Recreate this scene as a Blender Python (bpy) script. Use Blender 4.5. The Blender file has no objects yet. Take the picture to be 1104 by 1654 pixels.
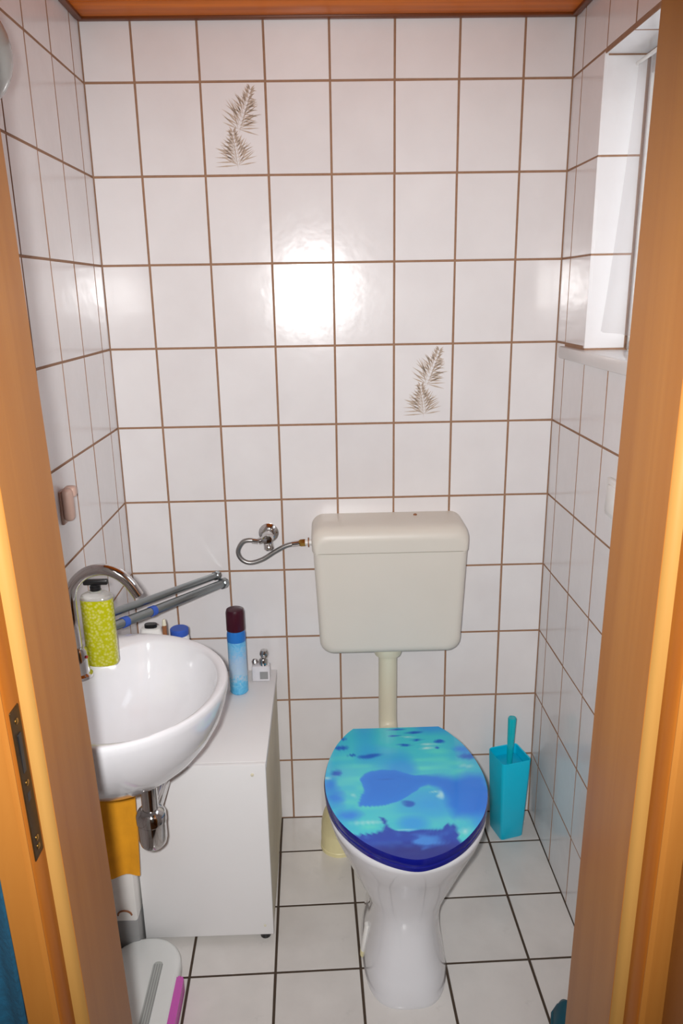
import bpy, bmesh, math, random
import numpy as np
from mathutils import Vector, Matrix, Euler

random.seed(7)
SC = bpy.context.scene
COL = SC.collection
PI = math.pi

# ------------------------------------------------------------------ camera
CAM = Vector((0.418, -1.961, 1.526))
PITCH, YAW, ROLL, FPX = 0.28023, 0.02136, -0.01674, 1225.28
fwd = Vector((math.sin(YAW) * math.cos(PITCH), math.cos(YAW) * math.cos(PITCH), -math.sin(PITCH)))
rgt = Vector((math.cos(YAW), -math.sin(YAW), 0))
upv = rgt.cross(fwd)
r2 = math.cos(ROLL) * rgt + math.sin(ROLL) * upv
u2 = -math.sin(ROLL) * rgt + math.cos(ROLL) * upv
cam_data = bpy.data.cameras.new('camera')
cam_data.sensor_fit = 'VERTICAL'
cam_data.sensor_height = 24.0
cam_data.lens = 24.0 * FPX / 1654.0
cam_data.clip_start = 0.02
cam = bpy.data.objects.new('camera', cam_data)
COL.objects.link(cam)
M3 = Matrix((r2, u2, -fwd)).transposed()
cam.matrix_world = Matrix.Translation(CAM) @ M3.to_4x4()
SC.camera = cam

# ------------------------------------------------------------------ light and exposure
SC.view_settings.view_transform = 'Standard'
SC.view_settings.look = 'None'
SC.view_settings.gamma = 1.0
SC.view_settings.use_curve_mapping = False
SC.view_settings.exposure = 0.0

W = bpy.data.worlds.new('daylight')
SC.world = W
W.use_nodes = True
W.node_tree.nodes['Background'].inputs[0].default_value = (0.86, 0.93, 1.0, 1)
W.node_tree.nodes['Background'].inputs[1].default_value = 2.5

fl = bpy.data.lights.new('camera_flash', 'SPOT')           # the flash beside the lens
fl.energy = 91
fl.color = (1.0, 0.992, 0.985)
fl.spot_size = math.radians(98)
fl.spot_blend = 0.75
fl.shadow_soft_size = 0.016
flash = bpy.data.objects.new('camera_flash', fl)
COL.objects.link(flash)
flash.matrix_world = Matrix.Translation((0.385, -1.956, 1.545)) @ M3.to_4x4() @ Matrix.Rotation(math.radians(-2.5), 4, 'X')
fl.use_nodes = False

hl = bpy.data.lights.new('hall_fill_light', 'AREA')      # weak unseen fill light, added in the hall behind the camera
hl.energy = 2
hl.color = (1.0, 0.95, 0.9)
hl.size = 0.35
hall_fill = bpy.data.objects.new('hall_fill_light', hl)
COL.objects.link(hall_fill)
hall_fill.location = (0.45, -2.5, 2.38)

# ------------------------------------------------------------------ materials
def lin(c):
    return c / 12.92 if c <= 0.04045 else ((c + 0.055) / 1.055) ** 2.4
def rgb(r, g, b):
    return (lin(r / 255), lin(g / 255), lin(b / 255), 1.0)

class Mat:
    """small node helper"""
    def __init__(s, name):
        s.m = bpy.data.materials.new(name)
        s.m.use_nodes = True
        s.t = s.m.node_tree
        s.b = s.t.nodes['Principled BSDF']
    def n(s, kind, **kw):
        x = s.t.nodes.new(kind)
        for k, v in kw.items():
            setattr(x, k, v)
        return x
    def l(s, a, b):
        s.t.links.new(a, b)

def plain(name, col, rough=0.4, metal=0.0, vary=0.06, scale=30.0, coat=0.0, bump=0.0, trans=0.0, alpha=1.0, sss=0.0):
    m = Mat(name)
    tc = m.n('ShaderNodeTexCoord')
    no = m.n('ShaderNodeTexNoise')
    no.inputs['Scale'].default_value = scale
    no.inputs['Detail'].default_value = 4
    m.l(tc.outputs['Object'], no.inputs['Vector'])
    mix = m.n('ShaderNodeMixRGB')
    mix.inputs[1].default_value = tuple(c * (1 - vary) for c in col[:3]) + (1,)
    mix.inputs[2].default_value = tuple(min(1, c * (1 + vary)) for c in col[:3]) + (1,)
    m.l(no.outputs['Fac'], mix.inputs[0])
    m.l(mix.outputs[0], m.b.inputs['Base Color'])
    m.b.inputs['Roughness'].default_value = rough
    m.b.inputs['Metallic'].default_value = metal
    m.b.inputs['Coat Weight'].default_value = coat
    m.b.inputs['Coat Roughness'].default_value = 0.06
    m.b.inputs['Transmission Weight'].default_value = trans
    m.b.inputs['Alpha'].default_value = alpha
    if sss:
        m.b.inputs['Subsurface Weight'].default_value = sss
        m.b.inputs['Subsurface Radius'].default_value = (0.01, 0.01, 0.01)
    if bump:
        bp = m.n('ShaderNodeBump')
        bp.inputs['Strength'].default_value = bump
        bp.inputs['Distance'].default_value = 0.002
        m.l(no.outputs['Fac'], bp.inputs['Height'])
        m.l(bp.outputs['Normal'], m.b.inputs['Normal'])
    return m.m

def tile_mat(name, c1, c2, rough, wav=0.12, dirt=0.0):
    m = Mat(name)
    tc = m.n('ShaderNodeTexCoord')
    oi = m.n('ShaderNodeObjectInfo')
    no = m.n('ShaderNodeTexNoise')
    no.inputs['Scale'].default_value = 9
    no.inputs['Detail'].default_value = 5
    no.noise_dimensions = '4D'
    mul = m.n('ShaderNodeMath', operation='MULTIPLY')
    mul.inputs[1].default_value = 37.0
    m.l(oi.outputs['Random'], mul.inputs[0])
    m.l(mul.outputs[0], no.inputs['W'])
    m.l(tc.outputs['Object'], no.inputs['Vector'])
    add = m.n('ShaderNodeMath', operation='MULTIPLY_ADD')
    add.inputs[1].default_value = 0.35
    m.l(oi.outputs['Random'], add.inputs[0])
    m.l(no.outputs['Fac'], add.inputs[2])
    rp = m.n('ShaderNodeValToRGB')
    rp.color_ramp.elements[0].position = 0.35
    rp.color_ramp.elements[0].color = c2
    rp.color_ramp.elements[1].position = 0.95
    rp.color_ramp.elements[1].color = c1
    m.l(add.outputs[0], rp.inputs[0])
    out = rp.outputs[0]
    if dirt:
        n2 = m.n('ShaderNodeTexNoise')
        n2.inputs['Scale'].default_value = 22
        n2.inputs['Detail'].default_value = 8
        n2.inputs['Roughness'].default_value = 0.7
        m.l(tc.outputs['Object'], n2.inputs['Vector'])
        r3 = m.n('ShaderNodeValToRGB')
        r3.color_ramp.elements[0].position = 0.6
        r3.color_ramp.elements[1].position = 0.78
        m.l(n2.outputs['Fac'], r3.inputs[0])
        mx = m.n('ShaderNodeMixRGB')
        mx.inputs[2].default_value = tuple(c * 0.72 for c in c2[:3]) + (1,)
        mm = m.n('ShaderNodeMath', operation='MULTIPLY')
        mm.inputs[1].default_value = dirt
        m.l(r3.outputs[0], mm.inputs[0])
        m.l(mm.outputs[0], mx.inputs[0])
        m.l(out, mx.inputs[1])
        out = mx.outputs[0]
    m.l(out, m.b.inputs['Base Color'])
    m.b.inputs['Roughness'].default_value = rough
    n4 = m.n('ShaderNodeTexNoise')
    n4.inputs['Scale'].default_value = 26
    n4.inputs['Detail'].default_value = 2
    m.l(tc.outputs['Object'], n4.inputs['Vector'])
    bp = m.n('ShaderNodeBump')
    bp.inputs['Strength'].default_value = wav
    bp.inputs['Distance'].default_value = 0.004
    m.l(n4.outputs['Fac'], bp.inputs['Height'])
    m.l(bp.outputs['Normal'], m.b.inputs['Normal'])
    return m.m

def wood(name, c1, c2, axis='Z', rough=0.38, fine=1.0, knots=0.0):
    m = Mat(name)
    tc = m.n('ShaderNodeTexCoord')
    mp = m.n('ShaderNodeMapping')
    s = {'Z': (34, 34, 1.3), 'X': (1.3, 34, 34), 'Y': (34, 1.3, 34)}[axis]
    mp.inputs['Scale'].default_value = tuple(v * fine for v in s)
    m.l(tc.outputs['Object'], mp.inputs['Vector'])
    no = m.n('ShaderNodeTexNoise')
    no.inputs['Scale'].default_value = 1.0
    no.inputs['Detail'].default_value = 6
    no.inputs['Distortion'].default_value = 0.6
    m.l(mp.outputs[0], no.inputs['Vector'])
    rp = m.n('ShaderNodeValToRGB')
    rp.color_ramp.elements[0].position = 0.3
    rp.color_ramp.elements[0].color = c2
    rp.color_ramp.elements[1].position = 0.7
    rp.color_ramp.elements[1].color = c1
    m.l(no.outputs['Fac'], rp.inputs[0])
    out = rp.outputs[0]
    if knots:
        mk = m.n('ShaderNodeMapping')
        mk.inputs['Scale'].default_value = {'Z': (9, 9, 3), 'X': (3.4, 9, 9), 'Y': (9, 3, 9)}[axis]
        m.l(tc.outputs['Object'], mk.inputs['Vector'])
        vo = m.n('ShaderNodeTexVoronoi')
        vo.inputs['Scale'].default_value = 1.0
        m.l(mk.outputs[0], vo.inputs['Vector'])
        rk = m.n('ShaderNodeValToRGB')
        rk.color_ramp.elements[0].position = 0.07
        rk.color_ramp.elements[0].color = (1, 1, 1, 1)
        rk.color_ramp.elements[1].position = 0.17
        rk.color_ramp.elements[1].color = (0, 0, 0, 1)
        m.l(vo.outputs['Distance'], rk.inputs[0])
        mm = m.n('ShaderNodeMath', operation='MULTIPLY')
        mm.inputs[1].default_value = knots
        m.l(rk.outputs[0], mm.inputs[0])
        mx = m.n('ShaderNodeMixRGB')
        mx.inputs[2].default_value = tuple(c * 0.25 for c in c2[:3]) + (1,)
        m.l(mm.outputs[0], mx.inputs[0])
        m.l(out, mx.inputs[1])
        out = mx.outputs[0]
    m.l(out, m.b.inputs['Base Color'])
    m.b.inputs['Roughness'].default_value = rough
    m.b.inputs['Specular IOR Level'].default_value = 0.28
    return m.m

WHITE_TILE = tile_mat('white_wall_tile', rgb(237, 234, 234), rgb(228, 224, 224), 0.175, 0.10)
FLOOR_TILE = tile_mat('white_floor_tile', rgb(224, 220, 216), rgb(204, 200, 196), 0.22, 0.16, dirt=0.35)
GROUT = plain('brown_wall_grout', rgb(160, 124, 98), 0.9, vary=0.25, scale=60)
FLOOR_GROUT = plain('dark_floor_grout', rgb(70, 56, 44), 0.9, vary=0.25, scale=60)
FERN_INK = plain('brown_fern_print', rgb(192, 172, 154), 0.3, vary=0.15, scale=200)
PINE = wood('varnished_pine_ceiling', rgb(232, 126, 26), rgb(188, 90, 12), 'X', 0.5, 1.0, knots=0.7)
PINE_DARK = wood('dark_pine_cornice', rgb(130, 66, 20), rgb(100, 46, 12), 'X', 0.4)
BEECH = wood('beech_veneer_lining', rgb(154, 101, 44), rgb(140, 86, 33), 'Z', 0.36)
BEECH_EDGE = wood('pale_beech_edge', rgb(156, 117, 62), rgb(146, 106, 52), 'Z', 0.4)
BEECH_DARK = wood('orange_beech_rebate', rgb(146, 86, 28), rgb(126, 66, 16), 'Z', 0.4)
BEECH_DOOR = wood('beech_door_leaf', rgb(146, 90, 32), rgb(124, 68, 18), 'Z', 0.36, 0.55)
PLASTER = plain('cream_hall_plaster', rgb(214, 212, 208), 0.9, scale=12, bump=0.2)
WHITE_PLASTIC = plain('white_plastic', rgb(238, 236, 232), 0.3, vary=0.02)
CERAMIC = plain('white_ceramic_glaze', rgb(228, 228, 232), 0.1, vary=0.015, coat=0.5)
CISTERN = plain('yellowed_beige_plastic', rgb(223, 217, 206), 0.42, vary=0.03, scale=8)
PIPE_BEIGE = plain('beige_pipe_plastic', rgb(226, 220, 196), 0.35, vary=0.03, scale=14)
YELLOWED = plain('yellowed_connector_plastic', rgb(236, 226, 176), 0.4, vary=0.10, scale=18)
CHROME = plain('polished_chrome', rgb(205, 203, 202), 0.09, 1.0, vary=0.03)
BRAID = plain('braided_steel', rgb(160, 158, 156), 0.38, 1.0, vary=0.35, scale=700)
STEEL = plain('satin_steel_tube', rgb(150, 156, 158), 0.28, 1.0, vary=0.12, scale=20)
BRASS = plain('brass_nut', rgb(178, 140, 70), 0.3, 1.0)
BRONZE = plain('dark_bronze_plate', rgb(88, 66, 40), 0.5, 0.9, vary=0.3, scale=90)
BLACK = plain('black_plastic', rgb(22, 22, 24), 0.35)
NAVY = plain('navy_seat_plastic', rgb(14, 24, 132), 0.18, coat=0.5)
TEAL = plain('teal_plastic', rgb(0, 200, 234), 0.32, vary=0.04)
TEAL_DARK = plain('inner_teal_plastic', rgb(0, 180, 215), 0.4, vary=0.04)
TEAL_CLEAR = plain('translucent_teal_rod', rgb(20, 214, 228), 0.12, vary=0.03, trans=0.35)
BRISTLE = plain('white_bristles', rgb(220, 230, 230), 0.9)
CLOG = plain('dark_teal_rubber', rgb(0, 78, 96), 0.5, vary=0.12)
TOWEL_TEAL = plain('dark_teal_cloth', rgb(0, 66, 92), 0.95, vary=0.3, scale=120, bump=0.6)
CABINET = plain('white_melamine', rgb(240, 239, 239), 0.4, vary=0.02, scale=6)
CABINET_EDGE = plain('yellowed_cabinet_edge', rgb(214, 206, 186), 0.6, vary=0.12, scale=14)
ORANGE = plain('orange_sponge_cloth', rgb(238, 160, 26), 0.9, vary=0.22, scale=26, bump=0.6)
GREY = plain('grey_plastic', rgb(150, 150, 150), 0.5)
GREY_TREAD = plain('grey_tread_rubber', rgb(178, 182, 178), 0.7)
PINK = plain('pink_bumper_plastic', rgb(206, 92, 184), 0.35, vary=0.06)
SCALE_WHITE = plain('scale_white_plastic', rgb(226, 228, 226), 0.4, vary=0.03)
MAROON = plain('dark_maroon_cap', rgb(62, 10, 30), 0.3)
CAN_BLUE = plain('blue_can_band', rgb(40, 120, 205), 0.3)
BEIGE_HOOK = plain('beige_pink_plastic', rgb(196, 164, 150), 0.4)
BLUE_CLIP = plain('blue_tape', rgb(52, 92, 190), 0.5)
BROWN_PLASTIC = plain('brown_plastic', rgb(150, 96, 60), 0.5)
RED = plain('red_mark', rgb(190, 30, 30), 0.4)
OPAL = plain('opal_lamp_glass', rgb(158, 158, 154), 0.12, vary=0.03, scale=6)
MARBLE = plain('white_marble_sill', rgb(226, 222, 220), 0.25, vary=0.07, scale=9)
SOAP_GLASS = plain('clear_bottle_plastic', rgb(240, 240, 236), 0.1, trans=0.75)

def soap_mat():
    m = Mat('yellow_green_soap')
    tc = m.n('ShaderNodeTexCoord')
    vo = m.n('ShaderNodeTexVoronoi')
    vo.inputs['Scale'].default_value = 170
    m.l(tc.outputs['Object'], vo.inputs['Vector'])
    rp = m.n('ShaderNodeValToRGB')
    rp.color_ramp.elements[0].position = 0.1
    rp.color_ramp.elements[0].color = rgb(206, 202, 110)
    rp.color_ramp.elements[1].position = 0.6
    rp.color_ramp.elements[1].color = rgb(178, 178, 8)
    m.l(vo.outputs['Distance'], rp.inputs[0])
    m.l(rp.outputs[0], m.b.inputs['Base Color'])
    m.b.inputs['Roughness'].default_value = 0.15
    return m.m
SOAP = soap_mat()

def can_mat():
    m = Mat('blue_white_spray_can')
    tc = m.n('ShaderNodeTexCoord')
    sp = m.n('ShaderNodeSeparateXYZ')
    m.l(tc.outputs['Object'], sp.inputs[0])
    no = m.n('ShaderNodeTexNoise')
    no.inputs['Scale'].default_value = 55
    no.inputs['Distortion'].default_value = 2.2
    m.l(tc.outputs['Object'], no.inputs['Vector'])
    ma = m.n('ShaderNodeMath', operation='MULTIPLY_ADD')
    ma.inputs[1].default_value = 0.10
    m.l(no.outputs['Fac'], ma.inputs[0])
    m.l(sp.outputs['Z'], ma.inputs[2])
    rp = m.n('ShaderNodeValToRGB')
    cr = rp.color_ramp
    cr.elements[0].position = 0.03
    cr.elements[0].color = rgb(60, 165, 220)
    cr.elements[1].position = 0.235
    cr.elements[1].color = rgb(70, 165, 225)
    for p, c in ((0.085, rgb(110, 195, 235)), (0.11, rgb(178, 205, 228)), (0.15, rgb(170, 200, 230)), (0.19, rgb(120, 195, 240))):
        e = cr.elements.new(p)
        e.color = c
    m.l(ma.outputs[0], rp.inputs[0])
    m.l(rp.outputs[0], m.b.inputs['Base Color'])
    m.b.inputs['Roughness'].default_value = 0.22
    return m.m
CAN = can_mat()

def print_mat():
    m = Mat('dolphin_print_gloss')
    at = m.n('ShaderNodeAttribute')
    at.attribute_name = 'print'
    m.l(at.outputs['Color'], m.b.inputs['Base Color'])
    m.b.inputs['Roughness'].default_value = 0.16
    m.b.inputs['Coat Weight'].default_value = 0.3
    return m.m
PRINT = print_mat()

def glass_mat():
    m = Mat('window_glass')
    m.b.inputs['Base Color'].default_value = (1, 1, 1, 1)
    m.b.inputs['Roughness'].default_value = 0.02
    m.b.inputs['Transmission Weight'].default_value = 1.0
    m.b.inputs['IOR'].default_value = 1.05
    return m.m
GLASS = glass_mat()

def sheer_mat():
    m = Mat('sheer_white_net')
    tr = m.n('ShaderNodeBsdfTransparent')
    mx = m.n('ShaderNodeMixShader')
    m.b.inputs['Base Color'].default_value = rgb(240, 236, 238)
    m.b.inputs['Roughness'].default_value = 0.9
    mx.inputs[0].default_value = 0.24
    m.l(tr.outputs[0], mx.inputs[1])
    m.l(m.b.outputs[0], mx.inputs[2])
    m.l(mx.outputs[0], m.t.nodes['Material Output'].inputs['Surface'])
    return m.m
SHEER = sheer_mat()

# ------------------------------------------------------------------ builders
BASE = {}          # object -> world offset of the thing it belongs to

class MB:
    def __init__(s):
        s.bm = bmesh.new()
    def _add(s, verts, faces):
        v = [s.bm.verts.new(p) for p in verts]
        for f in faces:
            try:
                s.bm.faces.new([v[i] for i in f])
            except ValueError:
                pass
        return v
    def box(s, lo, hi, bev=0.0, seg=2, rot=None, piv=None):
        t = bmesh.new()
        bmesh.ops.create_cube(t, size=1.0)
        c = [(a + b) / 2 for a, b in zip(lo, hi)]
        d = [abs(b - a) for a, b in zip(lo, hi)]
        for v in t.verts:
            v.co = Vector((v.co.x * d[0] + c[0], v.co.y * d[1] + c[1], v.co.z * d[2] + c[2]))
        if bev:
            bmesh.ops.bevel(t, geom=list(t.edges), offset=bev, segments=seg, profile=0.5, affect='EDGES')
        if rot:
            bmesh.ops.rotate(t, verts=t.verts, cent=Vector(piv or c), matrix=Euler(rot).to_matrix())
        s.merge(t)
        return s
    def merge(s, t):
        me = bpy.data.meshes.new('tmp')
        t.to_mesh(me)
        t.free()
        s.bm.from_mesh(me)
        bpy.data.meshes.remove(me)
    def loft(s, rings, cap0=True, cap1=True, closed=True):
        n = len(rings[0])
        V = [[s.bm.verts.new(p) for p in r] for r in rings]
        for a, b in zip(V[:-1], V[1:]):
            for i in range(n if closed else n - 1):
                j = (i + 1) % n
                s.bm.faces.new((a[i], a[j], b[j], b[i]))
        if cap0:
            s.bm.faces.new(list(reversed(V[0])))
        if cap1:
            s.bm.faces.new(V[-1])
        return s
    def lathe(s, prof, org=(0, 0, 0), axis=(0, 0, 1), seg=24, cap0=True, cap1=True):
        z = Vector(axis).normalized()
        x = z.orthogonal().normalized()
        y = z.cross(x)
        rings = []
        for r, h in prof:
            r = max(r, 1e-5)
            rings.append([Vector(org) + z * h + (x * math.cos(2 * PI * i / seg) + y * math.sin(2 * PI * i / seg)) * r for i in range(seg)])
        return s.loft(rings, cap0, cap1)
    def tube(s, pts, r, seg=12, cap=True, smooth=0):
        P = [Vector(p) for p in pts]
        R = list(r) if isinstance(r, (list, tuple)) else [r] * len(P)
        if smooth:
            Q, RR = [], []
            for i in range(len(P) - 1):
                p0, p1, p2, p3 = P[max(i - 1, 0)], P[i], P[i + 1], P[min(i + 2, len(P) - 1)]
                for k in range(smooth):
                    t = k / smooth
                    Q.append(0.5 * ((2 * p1) + (p2 - p0) * t + (2 * p0 - 5 * p1 + 4 * p2 - p3) * t * t + (3 * p1 - p0 - 3 * p2 + p3) * t ** 3))
                    RR.append(R[i] * (1 - t) + R[i + 1] * t)
            Q.append(P[-1])
            RR.append(R[-1])
            P, R = Q, RR
        rings = []
        t0 = (P[1] - P[0]).normalized()
        nrm = t0.orthogonal().normalized()
        for i, p in enumerate(P):
            t = (P[min(i + 1, len(P) - 1)] - P[max(i - 1, 0)]).normalized()
            nrm = (nrm - t * nrm.dot(t)).normalized()
            b = t.cross(nrm)
            rings.append([p + (nrm * math.cos(2 * PI * k / seg) + b * math.sin(2 * PI * k / seg)) * R[i] for k in range(seg)])
        return s.loft(rings, cap, cap)
    def prism(s, outline, z0, z1, bev=0.0):
        t = bmesh.new()
        lo = [t.verts.new((p[0], p[1], z0)) for p in outline]
        hi = [t.verts.new((p[0], p[1], z1)) for p in outline]
        n = len(outline)
        t.faces.new(list(reversed(lo)))
        top = t.faces.new(hi)
        for i in range(n):
            j = (i + 1) % n
            t.faces.new((lo[i], lo[j], hi[j], hi[i]))
        if bev:
            bmesh.ops.bevel(t, geom=list(top.edges), offset=bev, segments=2, profile=0.5, affect='EDGES')
        s.merge(t)
        return s

def finish(me, ang=35):
    bm = bmesh.new()
    bm.from_mesh(me)
    bmesh.ops.recalc_face_normals(bm, faces=bm.faces)
    for f in bm.faces:
        f.smooth = True
    lim = math.radians(ang)
    for e in bm.edges:
        if len(e.link_faces) == 2 and e.calc_face_angle(0) > lim:
            e.smooth = False
    bm.to_mesh(me)
    bm.free()

def obj(name, b, mat, parent=None, label=None, ang=35, smooth=True):
    me = bpy.data.meshes.new(name)
    off = BASE.get(parent, Vector((0, 0, 0))) if parent else Vector((0, 0, 0))
    if off.length:
        bmesh.ops.translate(b.bm, verts=b.bm.verts, vec=-off)
    b.bm.to_mesh(me)
    b.bm.free()
    if smooth:
        finish(me, ang)
    me.materials.append(mat)
    o = bpy.data.objects.new(name, me)
    COL.objects.link(o)
    if parent:
        o.parent = parent
        BASE[o] = off
    if label:
        o['label'] = label
    return o

def thing(name, label, cat, loc, group=None):
    o = bpy.data.objects.new(name, None)
    o.empty_display_size = 0.03
    COL.objects.link(o)
    o.location = loc
    BASE[o] = Vector(loc)
    o['label'] = label
    o['category'] = cat
    if group:
        o['group'] = group
    return o

def tag(o, label, cat, group=None):
    o['label'] = label
    o['category'] = cat
    if group:
        o['group'] = group
    return o

def struct(name, b, mat):
    o = obj(name, b, mat, ang=30)
    o['kind'] = 'structure'
    return o

def struct_empty(name, loc=(0, 0, 0)):
    o = bpy.data.objects.new(name, None)
    COL.objects.link(o)
    o.location = loc
    BASE[o] = Vector(loc)
    o['kind'] = 'structure'
    return o

# ------------------------------------------------------------------ the room
XL, XR = -0.116, 1.016
YF = -1.15                    # inner face of the door wall
ZC = 2.127
TW, TH, GW = 0.15, 0.20, 0.0042
TT = 0.008                    # tile thickness
PROUD = 0.0013                # tiles stand proud of the joints

wall_back = struct('wall_back', MB().box((XL - 0.12, PROUD, -0.1), (XR + 0.12, 0.12, 2.25)), GROUT)
wall_left = struct('wall_left', MB().box((XL - 0.12, YF - 0.14, -0.1), (XL - PROUD, PROUD, 2.25)), GROUT)
NZ0, NZ1, NY0, NY1, NX = 1.395, 1.993, -0.208, -0.86, 1.106    # window niche
b = MB()
b.box((XR + PROUD, NY0 + PROUD, -0.1), (NX + 0.10, PROUD, 2.25))
b.box((XR + PROUD, YF - 0.14, -0.1), (NX + 0.10, NY1 - PROUD, 2.25))
b.box((XR + PROUD, NY1 - PROUD, -0.1), (NX + 0.10, NY0 + PROUD, NZ0 - 0.03))
b.box((XR + PROUD, NY1 - PROUD, NZ1 + PROUD), (NX + 0.10, NY0 + PROUD, 2.25))
wall_right = struct('wall_right', b, GROUT)
floor = struct('floor', MB().box((XL - 0.12, -1.35, -0.1), (XR + 0.12, 0.12, -PROUD)), FLOOR_GROUT)

TILES = {}
def tile_mesh(w, h, glazed=False):
    k = (round(w, 4), round(h, 4), glazed)
    if k not in TILES:
        t = MB().box((-w / 2, -h / 2, -TT), (w / 2, h / 2, 0), 0.0006, 1)
        me = bpy.data.meshes.new('tile')
        t.bm.to_mesh(me)
        t.bm.free()
        finish(me, 80)
        me.materials.append(WHITE_TILE)
        me.materials.append(WHITE_TILE if glazed else GROUT)   # joint mortar on the tile's edges
        for p in me.polygons:
            p.use_smooth = False
            p.material_index = 0 if abs(p.normal.z) > 0.9 else 1
        TILES[k] = me
    return TILES[k]

def put_tile(wall, w, h, pos, rot, corner=None):
    o = bpy.data.objects.new('tile', tile_mesh(w - (GW / 2 if corner else GW), h - GW, corner is not None))
    if corner:                                     # outer-corner tile: glazed edge, no joint on that side
        pos = tuple(a + c * GW / 4 for a, c in zip(pos, corner))
    COL.objects.link(o)
    o.parent = wall
    o.location = pos
    g = lambda: max(-0.004, min(0.004, random.gauss(0, 0.0022)))
    o.rotation_euler = (rot[0] + g(), rot[1] + g(), rot[2] + g())
    return o

ROWS = [0.2 * i for i in range(11)] + [ZC]
R_BACK, R_LEFT, R_RIGHT = (PI / 2, 0, 0), (PI / 2, 0, PI / 2), (PI / 2, 0, -PI / 2)
XE = [XL] + [0.15 * i for i in range(7)] + [XR]
back_tiles = {}
for r in range(11):
    for c in range(8):
        x0, x1, z0, z1 = XE[c], XE[c + 1], ROWS[r], ROWS[r + 1]
        back_tiles[(c, r)] = put_tile(wall_back, x1 - x0, z1 - z0, ((x0 + x1) / 2, 0, (z0 + z1) / 2), R_BACK)
YE = [0, -0.068] + [-0.068 - 0.15 * i for i in range(1, 8)] + [YF]
for r in range(11):
    z0, z1 = ROWS[r], ROWS[r + 1]
    for c in range(len(YE) - 1):
        y0, y1 = YE[c], YE[c + 1]
        w = y0 - y1
        if w < 0.02:
            continue
        put_tile(wall_left, w, z1 - z0, (XL, (y0 + y1) / 2, (z0 + z1) / 2), R_LEFT)
        # right wall: cut round the niche
        zz = (z0, z1)
        if y0 <= NY0 + 0.001 and y1 >= NY1 - 0.001 or (y0 > NY0 > y1) or (y0 > NY1 > y1):
            if z0 >= NZ0 and z1 <= NZ1 + 0.02 or abs(z0 - 1.4) < 0.01 or abs(z0 - 1.6) < 0.01 or abs(z0 - 1.8) < 0.01:
                if y0 > NY0 > y1:
                    put_tile(wall_right, y0 - NY0, z1 - z0, (XR, (y0 + NY0) / 2, (z0 + z1) / 2), R_RIGHT, (0, -1, 0))
                elif y0 > NY1 > y1:
                    put_tile(wall_right, NY1 - y1, z1 - z0, (XR, (y1 + NY1) / 2, (z0 + z1) / 2), R_RIGHT)
                continue
            if abs(z0 - 1.2) < 0.01:
                zz = (z0, NZ0 - 0.03)
        put_tile(wall_right, w, zz[1] - zz[0], (XR, (y0 + y1) / 2, (zz[0] + zz[1]) / 2), R_RIGHT)
# niche reveals and soffit
for z0, z1 in ((NZ0, 1.6), (1.6, 1.8), (1.8, NZ1)):
    put_tile(wall_right, NX - XR + 0.003, z1 - z0, ((NX + XR + 0.003) / 2, NY0, (z0 + z1) / 2), R_BACK, (-1, 0, 0))
    put_tile(wall_right, NX - XR, z1 - z0, ((NX + XR) / 2, NY1, (z0 + z1) / 2), (PI / 2, 0, PI))
ys = [NY0, -0.358, -0.508, -0.658, -0.808, NY1]
for y0, y1 in zip(ys[:-1], ys[1:]):
    o = put_tile(wall_right, NX - XR, y0 - y1, ((NX + XR) / 2, (y0 + y1) / 2, NZ1), (PI, 0, 0))

back_tiles[(3, 7)].rotation_euler = (PI / 2 + 0.001, 0, 0.009)     # this tile sits a little crooked

# brown fern prints on two tiles of the back wall
def fern(tile):
    rnd = random.Random(5)
    bm = MB()
    def leaf(x, y, a, L, w):
        d = Vector((math.cos(a), math.sin(a), 0))
        n = Vector((-d.y, d.x, 0)) * w
        p = Vector((x, y, 0.0004))
        bm._add([p, p + d * L * 0.5 + n, p + d * L, p + d * L * 0.5 - n], [(0, 1, 2, 3)])
    for bx, by, lean, L0, k in ((0.008, 0.0, 1.2, 0.088, 10), (0.004, -0.078, 1.7, 0.072, 9)):
        d = Vector((math.cos(lean), math.sin(lean)))
        for i in range(k + 1):
            t = i / k
            px, py = bx + d.x * L0 * t, by + d.y * L0 * t
            fall = (1.0 - 0.55 * t) * (0.6 + 0.4 * math.sin(PI * min(1, t + 0.25)))
            for sgn in (-1, 1):
                for q in range(3):
                    a = lean + sgn * (0.75 + 0.33 * q + rnd.uniform(-0.15, 0.15)) - 0.2 * sgn * t
                    leaf(px, py, a, (0.060 if sgn > 0 else 0.054) * fall * rnd.uniform(0.7, 1.1), 0.0017)
        leaf(bx, by - 0.012, lean, L0 + 0.015, 0.0012)
    me = bpy.data.meshes.new('fern_print')
    bm.bm.to_mesh(me)
    bm.bm.free()
    me.materials.append(FERN_INK)
    o = bpy.data.objects.new('fern_print', me)
    COL.objects.link(o)
    o.parent = tile
    o['label'] = 'faded brown fern print'
    return o
fern(back_tiles[(2, 9)])
fern(back_tiles[(5, 6)])

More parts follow.
